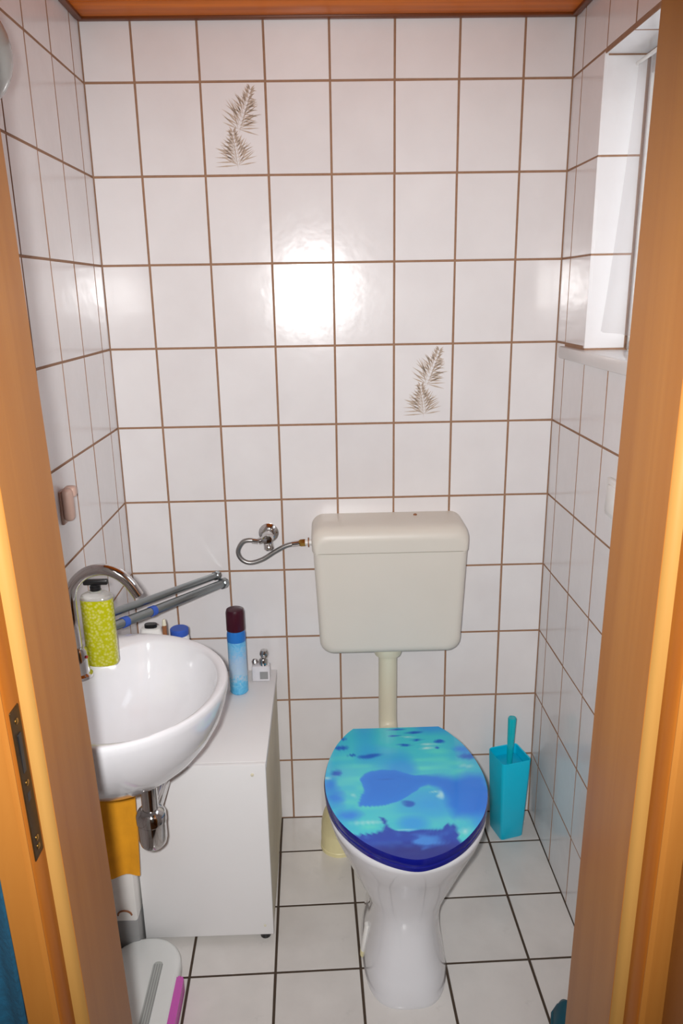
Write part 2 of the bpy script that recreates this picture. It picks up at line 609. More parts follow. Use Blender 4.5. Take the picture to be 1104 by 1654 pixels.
# floor tiles, slightly turned against the walls, cut at the walls
FX, FY, FP, FR = 0.2669, -0.1465, 0.2004, 0.02123
def clip(poly, axis, val, keep_less):
    out = []
    for i in range(len(poly)):
        a, c = poly[i], poly[(i + 1) % len(poly)]
        ia = (a[axis] <= val) == keep_less
        ic = (c[axis] <= val) == keep_less
        if ia:
            out.append(a)
        if ia != ic:
            t = (val - a[axis]) / (c[axis] - a[axis])
            out.append(tuple(a[k] + (c[k] - a[k]) * t for k in range(2)))
    return out
full_floor = None
cs, sn = math.cos(FR), math.sin(FR)
for i in range(-3, 5):
    for j in range(-2, 6):
        g = 0.003
        cell = [(FP * i + g, -FP * j - g), (FP * (i + 1) - g, -FP * j - g), (FP * (i + 1) - g, -FP * (j + 1) + g), (FP * i + g, -FP * (j + 1) + g)]
        poly = [(FX + cs * u - sn * v, FY + sn * u + cs * v) for u, v in cell]
        n0 = list(poly)
        for ax, val, less in ((0, XR - 0.002, True), (0, XL + 0.002, False), (1, -0.002, True), (1, -1.16, False)):
            if poly:
                poly = clip(poly, ax, val, less)
        if len(poly) < 3:
            continue
        area = abs(sum(poly[k][0] * poly[(k + 1) % len(poly)][1] - poly[(k + 1) % len(poly)][0] * poly[k][1] for k in range(len(poly)))) / 2
        if area < 0.0004:
            continue
        cx = sum(p[0] for p in poly) / len(poly)
        cy = sum(p[1] for p in poly) / len(poly)
        if poly == n0 and full_floor:
            o = bpy.data.objects.new('tile', full_floor)
            COL.objects.link(o)
        else:
            q = [(p[0] - cx, p[1] - cy) for p in poly][::-1]
            o = obj('tile', MB().prism(q, -TT, 0, 0.0012), FLOOR_TILE, ang=80)
            for p in o.data.polygons:
                p.use_smooth = p.area < 0.004
            if poly == n0:
                full_floor = o.data
        o.parent = floor
        o.location = (cx, cy, 0)
        o.rotation_euler = (random.gauss(0, 0.0015), random.gauss(0, 0.0015), 0)

# pine board ceiling
ceiling = struct('ceiling', MB().box((XL - 0.12, -1.35, ZC + 0.014), (XR + 0.12, 0.12, ZC + 0.12)), PINE_DARK)
y = -0.02
pm = None
while y > -1.14:
    w = min(0.094, y + 1.15)
    if pm and w > 0.093:
        o = bpy.data.objects.new('plank', pm)
        COL.objects.link(o)
    else:
        o = obj('plank', MB().box((XL, -w / 2 + 0.001, 0), (XR, w / 2 - 0.001, 0.014), 0.003, 2), PINE)
        pm = pm or o.data
    o.parent = ceiling
    o.location = (0, y - w / 2, ZC)
    y -= w
for nm, lo, hi in (('cornice_strip', (XL, -0.02, ZC - 0.004), (XR, 0, ZC + 0.014)), ('cornice_strip', (XL, -1.15, ZC - 0.006), (XL + 0.016, -0.02, ZC + 0.014)),
                   ('cornice_strip', (XR - 0.016, -1.15, ZC - 0.006), (XR, -0.02, ZC + 0.014))):
    obj(nm, MB().box(lo, hi, 0.003, 2), PINE_DARK, ceiling)

# door wall and the hall behind the camera
b = MB()
b.box((XL - 0.12, -1.312, -0.1), (0.085, YF, 2.25))
b.box((0.78, -1.312, -0.1), (XR + 0.3, YF, 2.25))
b.box((0.085, -1.312, 2.02), (0.78, YF, 2.25))
struct('wall_front', b, PLASTER)
b = MB()
b.box((-1.1, -3.3, -0.1), (1.9, -1.30, 0.0))
struct('floor_hall', b, wood('hall_floor_wood', rgb(150, 105, 66), rgb(120, 80, 46), 'Y', 0.4))
b = MB()
b.box((-1.1, -3.3, 2.42), (1.9, -1.20, 2.5))
struct('ceiling_hall', b, PLASTER)
b = MB()
b.box((-1.1, -3.4, -0.1), (1.9, -3.3, 2.5))
b.box((-1.2, -3.4, -0.1), (-1.1, -1.2, 2.5))
b.box((1.9, -3.4, -0.1), (2.0, -1.2, 2.5))
b.box((-1.1, -1.312, -0.1), (XL - 0.115, -1.2, 2.5))
b.box((XR + 0.29, -1.312, -0.1), (1.9, -1.2, 2.5))
b.box((XL - 0.12, -1.312, 2.24), (XR + 0.3, -1.2, 2.5))
struct('wall_hall', b, PLASTER)

# door frame: jamb profiles drawn in plan, extruded upwards, leaning as the old frame does
def jamb(parent, sgn, x0, slope, zref, parts):
    for name, prof, mat in parts:
        rings = []
        for k in range(7):
            z = 2.0 * k / 6
            xb = x0 + slope * (z - zref)
            rings.append([(xb + sgn * u, yy, z) for u, yy in prof])
        obj(name, MB().loft(rings), mat, parent, ang=40)
PARTS = [
    ('lining_board', [(0, -1.158), (0.022, -1.158), (0.022, -1.289), (0.003, -1.2895), (0.0, -1.286)], BEECH),
    ('stop_edge', [(0.0004, -1.2862), (0.0033, -1.2897), (0.0225, -1.2897), (0.0225, -1.2955), (0.0115, -1.2955), (0.0065, -1.2945), (0.0022, -1.2915)], BEECH_EDGE),
    ('rebate_board', [(0.0118, -1.2956), (0.0225, -1.2956), (0.0225, -1.325), (0.0138, -1.325), (0.0118, -1.3225)], BEECH_DARK),
    ('casing', [(0.0139, -1.3135), (0.048, -1.3135), (0.048, -1.326), (0.045, -1.330), (0.018, -1.330), (0.0139, -1.3262)], BEECH),
]
JL = lambda z: 0.1404 - 0.0218 * (z - 0.57)
JR = lambda z: 0.7325 + 0.0077 * (z - 0.6)
trim_1 = struct_empty('trim_1', (JL(0), -1.16, 0))
jamb(trim_1, -1, 0.1404, -0.0218, 0.57, PARTS)
trim_2 = struct_empty('trim_2', (JR(0), -1.16, 0))
jamb(trim_2, 1, 0.7325, 0.0077, 0.6, PARTS)
trim_3 = struct_empty('trim_3', (0.42, -1.16, 2.0))
obj('lining_board', MB().box((0.09, -1.289, 2.0), (0.77, -1.158, 2.02)), BEECH, trim_3)
obj('casing', MB().box((0.06, -1.330, 2.001), (0.79, -1.3135, 2.05), 0.003), BEECH, trim_3)

# strike plate let into the left rebate
zc = 1.068
xs = JL(zc) - 0.0118
pl = obj('strike_plate', MB().box((xs - 0.001, -1.3215, 0.985), (xs + 0.0012, -1.3005, 1.152), 0.0008, 1, rot=(0, -0.0218, 0)), BRONZE, trim_1, 'dark bronze strike plate with a long slot')
obj('slot', MB().box((xs - 0.0005, -1.3155, 1.015), (xs + 0.0016, -1.3075, 1.06), 0.0006, 1), BLACK, pl)
obj('slot', MB().box((xs - 0.0012, -1.3155, 1.082), (xs + 0.0012, -1.3075, 1.125), 0.0006, 1), BLACK, pl)
for z in (0.996, 1.006, 1.070, 1.138):
    xq = JL(z) - 0.0118
    obj('screw', MB().lathe([(0.0032, 0), (0.0032, 0.0016), (0.002, 0.0022)], (xq, -1.311, z), (1, 0, 0), 12), BRASS, pl)

# open door leaf on the right, swung out towards the hall
door_1 = struct_empty('door_1', (0.765, -1.335, 0.01))
prof = [(0.763, -1.345), (0.766, -1.339), (0.772, -1.3365), (0.800, -1.3365), (0.803, -1.34), (0.803, -1.92), (0.763, -1.92)]
obj('door_leaf', MB().prism(prof[::-1], 0.01, 1.97), BEECH_DOOR, door_1)
hd = obj('door_handle', MB().lathe([(0.025, 0), (0.025, 0.006), (0.010, 0.010), (0.009, 0.045)], (0.763, -1.86, 1.05), (-1, 0, 0), 20), CHROME, door_1)
obj('lever', MB().tube([(0.720, -1.86, 1.05), (0.716, -1.84, 1.05), (0.716, -1.745, 1.05)], 0.008, 10), CHROME, hd)

# window in the niche
window_1 = struct_empty('window_1', (NX + 0.03, (NY0 + NY1) / 2, NZ0))
b = MB()
x0, x1 = NX + 0.0075, NX + 0.10
b.box((x0, NY0 - 0.010, NZ0 - 0.02), (x1, NY0, NZ1 + 0.002), 0.003)
b.box((x0, NY1, NZ0 - 0.02), (x1, NY1 + 0.042, NZ1 + 0.002), 0.003)
obj('stile', b, WHITE_PLASTIC, window_1)
b = MB()
b.box((x0, NY1 + 0.04, NZ0 - 0.02), (x1, NY0 - 0.012, NZ0 + 0.02), 0.003)
b.box((x0, NY1 + 0.04, NZ1 - 0.04), (x1, NY0 - 0.012, NZ1 + 0.002), 0.003)
obj('rail', b, WHITE_PLASTIC, window_1)
obj('pane', MB().box((NX + 0.002, NY1 + 0.002, NZ0 + 0.0), (NX + 0.007, NY0 - 0.002, NZ1 - 0.0)), GLASS, window_1)
obj('window_sill', MB().box((XR - 0.014, -0.92, NZ0 - 0.031), (NX + 0.002, -0.06, NZ0 - 0.002), 0.004), MARBLE, window_1, 'pale marble window sill')

# ------------------------------------------------------------------ sheer curtain in the niche
def curtain():
    rows, cols = 26, 40
    rings = []
    for r in range(rows + 1):
        t = r / rows
        z = NZ1 - 0.02 - t * (NZ1 - NZ0 - 0.06)
        ring = []
        for c in range(cols + 1):
            s = c / cols
            yy = NY0 - 0.012 - s * 0.6
            x = NX - 0.022 - 0.045 * t ** 1.3 * (1 - 0.5 * s) + 0.008 * math.sin(s * 34 + t * 1.5) * (0.3 + 0.7 * t)
            ring.append((x, yy, z))
        rings.append(ring)
    return MB().loft(rings, False, False, closed=False)
cu = thing('net_curtain', 'sheer white net curtain hanging in the window niche', 'curtain', (NX - 0.02, -0.5, NZ0))
obj('net', curtain(), SHEER, cu)
obj('rod', MB().tube([(NX - 0.02, NY0 + 0.0005, NZ1 - 0.018), (NX - 0.02, NY1 - 0.0005, NZ1 - 0.018)], 0.004, 10), WHITE_PLASTIC, cu)

# ------------------------------------------------------------------ toilet
def egg(cx, hw, yf, yb, z, n=64, eb=2.6):
    """ring seen from above: rounded front (towards the camera), squarer back"""
    ef = 2.05 + 0.9 * max(0.0, 1 - z / 0.33)
    yc = yb + (yf - yb) * 0.52
    out = []
    for i in range(n):
        a = 2 * PI * i / n
        c, s = math.cos(a), math.sin(a)
        e = eb if s > 0 else ef
        x = math.copysign(abs(c) ** (2 / e), c) * hw
        y = math.copysign(abs(s) ** (2 / e), s) * ((yb - yc) if s > 0 else (yc - yf))
        out.append((cx + x, yc + y, z))
    return out
TX = 0.587
toilet = thing('toilet', 'white ceramic floor-standing toilet with the lid down', 'toilet', (TX, -0.45, 0))
SEC = [(0.0, .097, -.655, -.30), (0.012, .098, -.657, -.30), (0.05, .091, -.640, -.295), (0.10, .083, -.624, -.29), (0.15, .082, -.614, -.28),
       (0.19, .091, -.613, -.265), (0.22, .106, -.619, -.255), (0.25, .123, -.629, -.245), (0.29, .143, -.642, -.235), (0.33, .160, -.664, -.225),
       (0.365, .173, -.682, -.215), (0.392, .180, -.692, -.21), (0.402, .181, -.694, -.21), (0.406, .177, -.690, -.214)]
rings = [egg(TX - 0.008 * (1 - z / .4) + 0.0, hw, yf, yb, z) for z, hw, yf, yb in SEC]
obj('bowl', MB().loft(rings), CERAMIC, toilet, ang=60)
# seat ring and lid outline (local u across, v from the hinge to the front)
HALF = [(0, .112), (.02, .128), (.045, .143), (.075, .158), (.11, .170), (.15, .180), (.19, .186), (.225, .188), (.27, .185), (.315, .175), (.36, .157), (.40, .131), (.435, .100), (.462, .064), (.478, .030), (.484, 0)]
def lid_outline(n=150):
    pts = [Vector((-u, v, 0)) for v, u in HALF[:-1]] + [Vector((0, HALF[-1][0], 0))] + [Vector((u, v, 0)) for v, u in reversed(HALF[:-1])]
    Q = []
    for i in range(len(pts) - 1):
        p0, p1, p2, p3 = pts[max(i - 1, 0)], pts[i], pts[i + 1], pts[min(i + 2, len(pts) - 1)]
        for k in range(4):
            t = k / 4
            Q.append(0.5 * ((2 * p1) + (p2 - p0) * t + (2 * p0 - 5 * p1 + 4 * p2 - p3) * t * t + (3 * p1 - p0 - 3 * p2 + p3) * t ** 3))
    Q.append(pts[-1])
    for k in range(1, 14):                      # straight hinge side
        Q.append(pts[-1].lerp(pts[0], k / 14))
    return Q
OUT = lid_outline()
LY = -0.222
LC = Vector((0, 0.24, 0))
def lid_ring(scale, z, shrink=0.0):
    out = []
    for p in OUT:
        d = (p - LC)
        q = LC + d * scale
        if shrink:
            q -= d.normalized() * shrink
        out.append((TX + q.x, LY - q.y, z))
    return out
obj('seat', MB().loft([lid_ring(1, 0.407, .006), lid_ring(1, 0.410, .002), lid_ring(1, 0.418, .002), lid_ring(1, 0.4205, .005)]), NAVY, toilet)
lid_side = MB().loft([lid_ring(1, 0.4215, .005), lid_ring(1, 0.424, .001), lid_ring(1, 0.4345, 0.0), lid_ring(1, 0.4395, .0025)], True, False)

DOLPHIN = [(-0.113, 0.314), (-0.105, 0.282), (-0.094, 0.253), (-0.101, 0.235), (-0.103, 0.22), (-0.093, 0.198), (-0.077, 0.188), (-0.054, 0.185), (-0.023, 0.188), (0.006, 0.2), (0.028, 0.212), (0.077, 0.212), (0.117, 0.224), (0.15, 0.21), (0.183, 0.215), (0.20, 0.272), (0.182, 0.349), (0.129, 0.359), (0.094, 0.359), (0.083, 0.329), (0.083, 0.296), (0.073, 0.261), (0.053, 0.248), (0.029, 0.259), (0.008, 0.278), (-0.016, 0.3), (-0.05, 0.315), (-0.085, 0.318)]
BED = [(-0.15, 0.414), (-0.104, 0.401), (-0.077, 0.398), (-0.059, 0.391), (-0.063, 0.37), (-0.063, 0.355), (-0.057, 0.358), (-0.055, 0.376), (-0.042, 0.394), (-0.016, 0.4), (0.012, 0.394), (0.04, 0.395), (0.06, 0.396), (0.076, 0.379), (0.092, 0.388), (0.091, 0.425), (0.11, 0.451), (0.09, 0.53), (-0.16, 0.53)]
BED_LIGHT = [(-0.018, 0.418), (0.014, 0.407), (0.05, 0.418), (0.074, 0.436), (0.045, 0.451), (0.017, 0.46), (-0.007, 0.442)]
DARKS = [(0.001, 0.014, 0.0124, 0.0051), (0.046, 0.027, 0.0159, 0.0043), (-0.01, 0.043, 0.0064, 0.0043), (0.012, 0.087, 0.0106, 0.0043), (0.048, 0.061, 0.0088, 0.0043), (0.104, 0.071, 0.0124, 0.0064), (0.093, 0.102, 0.0053, 0.0043), (-0.077, 0.128, 0.0212, 0.0069), (-0.117, 0.122, 0.0088, 0.0043), (-0.146, 0.086, 0.0159, 0.006), (-0.137, 0.047, 0.0088, 0.0051), (-0.158, 0.192, 0.0124, 0.0077), (-0.174, 0.237, 0.0177, 0.0257), (-0.163, 0.284, 0.0212, 0.0257), (-0.133, 0.341, 0.0248, 0.015), (0.153, 0.105, 0.0212, 0.0107), (0.159, 0.14, 0.0177, 0.0086), (0.0, 0.309, 0.0124, 0.0077)]
LIGHTS = [(0.069, 0.101, 0.0248, 0.0077), (0.027, 0.049, 0.0177, 0.0051), (-0.119, 0.278, 0.0078, 0.0051), (0.074, 0.284, 0.0079, 0.0162), (0.064, 0.272, 0.0122, 0.0041), (0.076, 0.084, 0.0283, 0.0064), (-0.092, 0.369, 0.0354, 0.0064), (0.107, 0.404, 0.0142, 0.0107), (-0.015, 0.393, 0.0212, 0.0034), (-0.177, 0.204, 0.0177, 0.006), (0.155, 0.179, 0.0212, 0.0043)]

def vnoise(u, v, seed):
    rs = np.random.RandomState(seed)
    G = rs.rand(64, 64)
    iu, iv = np.floor(u).astype(int), np.floor(v).astype(int)
    fu, fv = u - iu, v - iv
    fu, fv = fu * fu * (3 - 2 * fu), fv * fv * (3 - 2 * fv)
    g = lambda a, c: G[a % 64, c % 64]
    return (g(iu, iv) * (1 - fu) + g(iu + 1, iv) * fu) * (1 - fv) + (g(iu, iv + 1) * (1 - fu) + g(iu + 1, iv + 1) * fu) * fv
def sdf(u, v, poly):
    P = np.array(poly)
    d = np.full(u.shape, 9.0)
    ins = np.zeros(u.shape, bool)
    for i in range(len(P)):
        a, c = P[i], P[(i + 1) % len(P)]
        e = c - a
        t = np.clip(((u - a[0]) * e[0] + (v - a[1]) * e[1]) / (e @ e), 0, 1)
        d = np.minimum(d, np.hypot(u - a[0] - e[0] * t, v - a[1] - e[1] * t))
        cr = ((a[1] > v) != (c[1] > v)) & (u < (c[0] - a[0]) * (v - a[1]) / (c[1] - a[1] + 1e-12) + a[0])
        ins ^= cr
    return np.where(ins, -d, d)
def paint(u, v):
    """the sea print: turquoise water, a dolphin, dark seabed, small fish"""
    C = lambda r, g, b: np.array([r, g, b]) / 255.0
    n1 = vnoise(u * 22 + 9, v * 60 + 3, 1)
    n2 = vnoise(u * 60 + 5, v * 90 + 8, 2)
    n3 = vnoise(u * 12 + 2, v * 16 + 6, 3)
    uw, vw = u + (n2 - .5) * .012, v + (n1 - .5) * .010
    col = np.empty(u.shape + (3,))
    col[:] = C(62, 186, 200)
    def blend(c, w):
        w = np.clip(w, 0, 1)[..., None]
        col[:] = col * (1 - w) + c * w
    blend(C(84, 204, 196), (n1 - .35) * 1.6 * (v > .1))
    blend(C(46, 150, 214), (n3 - .48) * 3.0 + np.clip((v - .40) * 4, 0, .4))
    edge = np.clip((np.abs(u) - .10) / .09, 0, 1)
    blend(C(40, 140, 214), edge * .75 * (n3 * .8 + .3))
    blend(C(50, 150, 220), np.exp(-((u - .05) / .085) ** 2 - ((v - .31) / .06) ** 2) * .85)
    for i, (a, c, su, sv) in enumerate(DARKS):
        big = su * sv > 2e-4
        d = np.hypot((uw - a) / (su * 1.15), (vw - c) / (sv * 1.3))
        blend(C(42, 128, 214) if big else C(28, 92, 186), (1.25 - d) * (1.2 if big else 1.8) * .85)
    for a, c, su, sv in LIGHTS:
        d = np.hypot((uw - a) / su, (vw - c) / sv)
        blend(C(172, 214, 214), (1.2 - d) * 1.0 * (.35 + .6 * n2))
    d = sdf(u + (n1 - .5) * .006, v + (n2 - .5) * .004, DOLPHIN)
    body = C(36, 122, 216)
    soft = .0035 + .03 * np.clip((u - .03) / .08, 0, 1)
    blend(body, -d / soft + .5)
    blend(C(26, 104, 206), np.clip(-d / .02, 0, 1) * (.55 * n3 + .15))
    blend(C(24, 92, 190), np.clip(1 - np.hypot((u + .045) / .03, (v - .222) / .004), 0, 1) * .8)
    d = np.hypot((u - .076) / .008, (v - .284) / .02)
    blend(C(150, 205, 232), (1.0 - d) * 1.3)
    d = sdf(uw, vw, BED)
    blend(C(30, 66, 166), -d / .004 + .6)
    blend(C(44, 96, 186), np.clip(-d / .01, 0, 1) * np.clip((n2 - .45) * 3, 0, 1) * .7)
    blend(C(22, 34, 116), np.clip((v - .425) / .03, 0, 1) * np.clip(-d / .01, 0, 1) * .8)
    d = sdf(uw, vw, BED_LIGHT)
    blend(C(58, 128, 208), (-d / .006) * .7 * (n2 + .2))
    return np.clip(col, 0, 1)
rg = 92
rings = []
for k in range(rg + 1):
    t = 1 - k / rg
    rings.append(lid_ring(max(t, 0.004), 0.4395 + 0.0022 * (1 - t ** 6), 0.0025 if k == 0 else 0.0025 * t))
lid = obj('lid', lid_side, NAVY, toilet, 'navy edged lid with a dolphin sea print')
pb = MB().loft(rings, False, True)
pr = obj('sea_print', pb, PRINT, lid, ang=60)
co = np.empty(len(pr.data.vertices) * 3)
pr.data.vertices.foreach_get('co', co)
co = co.reshape(-1, 3) + np.array(BASE[pr])
cc = paint(co[:, 0] - TX, LY - co[:, 1])
cl = np.clip(1.4 * np.where(cc <= 0.04045, cc / 12.92, ((cc + 0.055) / 1.055) ** 2.4), 0, 1)
att = pr.data.color_attributes.new('print', 'FLOAT_COLOR', 'POINT')
att.data.foreach_set('color', np.c_[cl, np.ones(len(cl))].ravel())
for sx in (-1, 1):
    obj('hinge', MB().tube([(TX + sx * .075 - .018, -0.216, 0.418), (TX + sx * .075 + .018, -0.216, 0.418)], 0.009, 12), NAVY, toilet)
# ceramic horn at the back that takes the flush pipe
obj('inlet', MB().tube([(TX - .004, -0.235, 0.34), (TX - .006, -0.155, 0.345)], [0.045, 0.037], 24), CERAMIC, toilet)
# side fixing sleeve with a yellowed end
sl = obj('fixing_sleeve', MB().tube([(0.4965, -0.500, 0.085), (0.4885, -0.506, 0.016)], [0.0085, 0.0115], 16), WHITE_PLASTIC, toilet)
obj('sleeve_cap', MB().tube([(0.4887, -0.5058, 0.0165), (0.4875, -0.507, 0.002)], [0.0122, 0.0118], 16), YELLOWED, sl, 'yellowed cap')

# yellowed drain connector behind the bowl on the left
dr = thing('drain_connector', 'yellowed plastic drain connector on the floor behind the toilet', 'pipe', (0.43, -0.13, 0))
obj('elbow', MB().tube([(0.435, -0.125, 0.045), (0.436, -0.13, 0.085), (0.447, -0.15, 0.125), (0.475, -0.19, 0.15), (0.512, -0.245, 0.155)], [0.05, 0.05, 0.05, 0.048, 0.047], 28, smooth=6), YELLOWED, dr)
obj('floor_collar', MB().lathe([(0.0, 0.0), (0.0535, 0.0), (0.0535, 0.010), (0.052, 0.012), (0.051, 0.06), (0.0, 0.06)], (0.435, -0.125, 0.0), seg=28), YELLOWED, dr)

# ------------------------------------------------------------------ cistern
def rrect(hw_t, hw_b, z0, z1, rt, rb, cx, y, inset=0.0, n=7):
    """rounded rectangle in the XZ plane at depth y, width tapering downwards"""
    P = []
    for (sx, top, r, a0) in ((1, True, rt, 0), (-1, True, rt, PI / 2), (-1, False, rb, PI), (1, False, rb, 3 * PI / 2)):
        zc = (z1 - r) if top else (z0 + r)
        for k in range(n):
            a = a0 + (PI / 2) * k / (n - 1)
            z = zc + r * math.sin(a)
            hw = hw_b + (hw_t - hw_b) * (z - ZB) / (ZT - ZB)
            x = sx * (hw - r) + r * math.cos(a)
            P.append([x, z])
    zm, out = (z0 + z1) / 2, []
    for x, z in P:
        fx = 1 - inset / hw_t
        fz = 1 - inset / (z1 - z0)
        out.append((cx + x * fx, y, z1 - (z1 - z) * fz))
    return out
ZB, ZT, CX, CD = 0.603, 0.958, 0.582, -0.132
cis = thing('cistern', 'yellowed beige plastic cistern on the back wall above the toilet', 'cistern', (CX, 0, ZB))
def shell(z0, z1, rt, rb, grow, rr):
    rings = []
    for y in (-0.0005, -0.03, -0.07, CD + rr):
        rings.append(rrect(.202 + grow, .186 + grow, z0, z1, rt, rb, CX, y))
    for k in range(1, 7):
        a = (PI / 2) * k / 6
        rings.append(rrect(.202 + grow, .186 + grow, z0, z1, rt, rb, CX, CD + rr - rr * math.sin(a), rr * (1 - math.cos(a))))
    for e in (0.003, 0.012):
        rings.append(rrect(.202 + grow, .186 + grow, z0, z1, rt, rb, CX, CD - 0.00005, rr + e))
    return MB().loft(rings)
obj('body', shell(ZB, 0.8865, 0.004, 0.034, 0.0, 0.020), CISTERN, cis, ang=50)
b = MB()
rings = []
LZ0 = 0.8893
def lidring(y, top, sx=0.0):
    P = []
    hw = .2035 - sx
    r = 0.034
    for sgn, a0 in ((1, 0), (-1, PI / 2)):
        for k in range(9):
            a = a0 + (PI / 2) * k / 8
            P.append((CX + sgn * (hw - r) + r * math.cos(a), y, top - r + r * math.sin(a)))
    P.append((CX - hw + .001, y, LZ0))
    P.append((CX + hw - .001, y, LZ0))
    return P
for y, top, sx in ((-0.0005, ZT, 0), (-0.06, ZT - 0.001, 0), (-0.095, ZT - 0.003, 0), (-0.112, ZT - 0.006, 0.001), (-0.122, ZT - 0.011, 0.003), (-0.129, ZT - 0.018, 0.006), (-0.1335, ZT - 0.027, 0.010), (-0.1345, ZT - 0.036, 0.014)):
    rings.append(lidring(y, top, sx))
rings.append([(CX + (p[0] - CX) * .97, -0.13455, LZ0 + (p[2] - LZ0) * .92 + .001) for p in rings[-1]])
obj('cistern_lid', b.loft(rings), CISTERN, cis, ang=50)
obj('lid_screw', MB().lathe([(0.005, 0), (0.005, 0.003), (0.003, 0.0045)], (0.655, -0.03, ZT - 0.0015), seg=12), BROWN_PLASTIC, cis, 'small brown screw')

# flush pipe
fp = thing('flush_pipe', 'beige flush pipe between the cistern and the toilet', 'pipe', (0.58, -0.07, 0.32))
obj('pipe', MB().tube([(0.579, -0.07, 0.602), (0.579, -0.07, 0.50), (0.579, -0.07, 0.40), (0.579, -0.076, 0.362), (0.580, -0.10, 0.345), (0.581, -0.156, 0.345)], [.0255, .0255, .0255, .0255, .025, .025], 24, smooth=5), PIPE_BEIGE, fp)
obj('pipe_nut', MB().lathe([(0.0265, 0), (0.036, 0.004), (0.0395, 0.016), (0.0405, 0.027), (0.0405, 0.0305)], (0.579, -0.07, 0.572), seg=28), PIPE_BEIGE, fp)
obj('pipe_gasket', MB().tube([(0.581, -0.138, 0.345), (0.581, -0.154, 0.345)], 0.034, 24), PIPE_BEIGE, fp)

# angle valve and braided hose
va = thing('angle_valve', 'chrome angle valve on the back wall left of the cistern', 'valve', (0.262, 0, 0.908))
obj('escutcheon', MB().lathe([(0.027, 0.0005), (0.027, 0.004), (0.020, 0.012), (0.012, 0.014)], (0.262, 0, 0.908), (0, -1, 0), 28), CHROME, va)
obj('valve_body', MB().lathe([(0.010, 0.01), (0.010, 0.03), (0.0155, 0.032), (0.0165, 0.058), (0.013, 0.066), (0.006, 0.068)], (0.262, 0, 0.908), (0, -1, 0), 24), CHROME, va)
obj('outlet', MB().tube([(0.262, -0.045, 0.908), (0.252, -0.047, 0.904), (0.238, -0.048, 0.9)], 0.009, 16), CHROME, va)
obj('valve_handle', MB().lathe([(0.010, 0), (0.013, 0.004), (0.0135, 0.018), (0.009, 0.022)], (0.263, -0.046, 0.896), (0.1, -0.15, -1), 12), CHROME, va)
ho = thing('supply_hose', 'braided steel hose curling from the valve to the cistern', 'hose', (0.21, -0.05, 0.84))
obj('hose', MB().tube([(0.234, -0.048, 0.8995), (0.216, -0.05, 0.904), (0.196, -0.05, 0.899), (0.1825, -0.05, 0.874), (0.191, -0.05, 0.851), (0.214, -0.05, 0.841), (0.247, -0.05, 0.850), (0.281, -0.05, 0.871), (0.310, -0.05, 0.886), (0.336, -0.05, 0.892), (0.349, -0.05, 0.893)], 0.0062, 12, smooth=6), BRAID, ho)
obj('ferrule', MB().tube([(0.236, -0.048, 0.8998), (0.221, -0.0495, 0.9025)], 0.0076, 14), CHROME, ho)
obj('ferrule', MB().tube([(0.326, -0.05, 0.8905), (0.346, -0.05, 0.893)], 0.0074, 14), CHROME, ho)
obj('hose_nut', MB().tube([(0.345, -0.05, 0.893), (0.349, -0.05, 0.8935), (0.361, -0.05, 0.894)], [.008, .0105, .0105], 6), BRASS, ho)
obj('threaded_stub', MB().tube([(0.360, -0.05, 0.894), (0.3815, -0.05, 0.895)], 0.0075, 14), WHITE_PLASTIC, ho)
obj('gasket_ring', MB().tube([(0.3685, -0.05, 0.8945), (0.3715, -0.05, 0.8945)], 0.013, 18), BROWN_PLASTIC, ho)

# ------------------------------------------------------------------ toilet brush and holder
def sq(cx, cy, z, h, rot, r, n=5):
    P = []
    for sx, sy, a0 in ((1, 1, 0), (-1, 1, PI / 2), (-1, -1, PI), (1, -1, 3 * PI / 2)):
        for k in range(n):
            a = a0 + PI / 2 * k / (n - 1)
            x, y = sx * (h - r) + r * math.cos(a), sy * (h - r) + r * math.sin(a)
            P.append((cx + x * math.cos(rot) - y * math.sin(rot), cy + x * math.sin(rot) + y * math.cos(rot), z))
    return P
BXc, BYc, BR = 0.9265, -0.0865, 0.27
hold = thing('brush_holder', 'teal square plastic toilet brush holder in the back right corner', 'brush holder', (BXc, BYc, 0))
obj('tub', MB().loft([sq(BXc, BYc, 0.0, .034, BR, .008), sq(BXc, BYc, 0.004, .0365, BR, .009), sq(BXc, BYc, 0.256, .0455, BR, .011), sq(BXc, BYc, 0.2585, .0445, BR, .010),
                      sq(BXc, BYc, 0.256, .0425, BR, .009), sq(BXc, BYc, 0.225, .0415, BR, .009), sq(BXc, BYc, 0.02, .034, BR, .008)]), TEAL, hold)
tb = thing('toilet_brush', 'translucent teal toilet brush handle standing in the square holder', 'toilet brush', (0.927, -0.085, 0.021))
obj('handle', MB().tube([(0.9265, -0.0865, 0.09), (0.9272, -0.085, 0.25), (0.930, -0.080, 0.367), (0.930, -0.080, 0.371)], [.0065, .0085, .0122, .0105], 16), TEAL_CLEAR, tb)
obj('bristles', MB().lathe([(0.008, 0), (0.024, 0.006), (0.027, 0.03), (0.027, 0.06), (0.012, 0.075)], (0.9265, -0.0865, 0.021), seg=20), BRISTLE, tb)
obj('inner_cap', MB().loft([sq(BXc, BYc, 0.226, .0395, BR, .008), sq(BXc, BYc, 0.229, .0395, BR, .008)]), TEAL_DARK, tb)

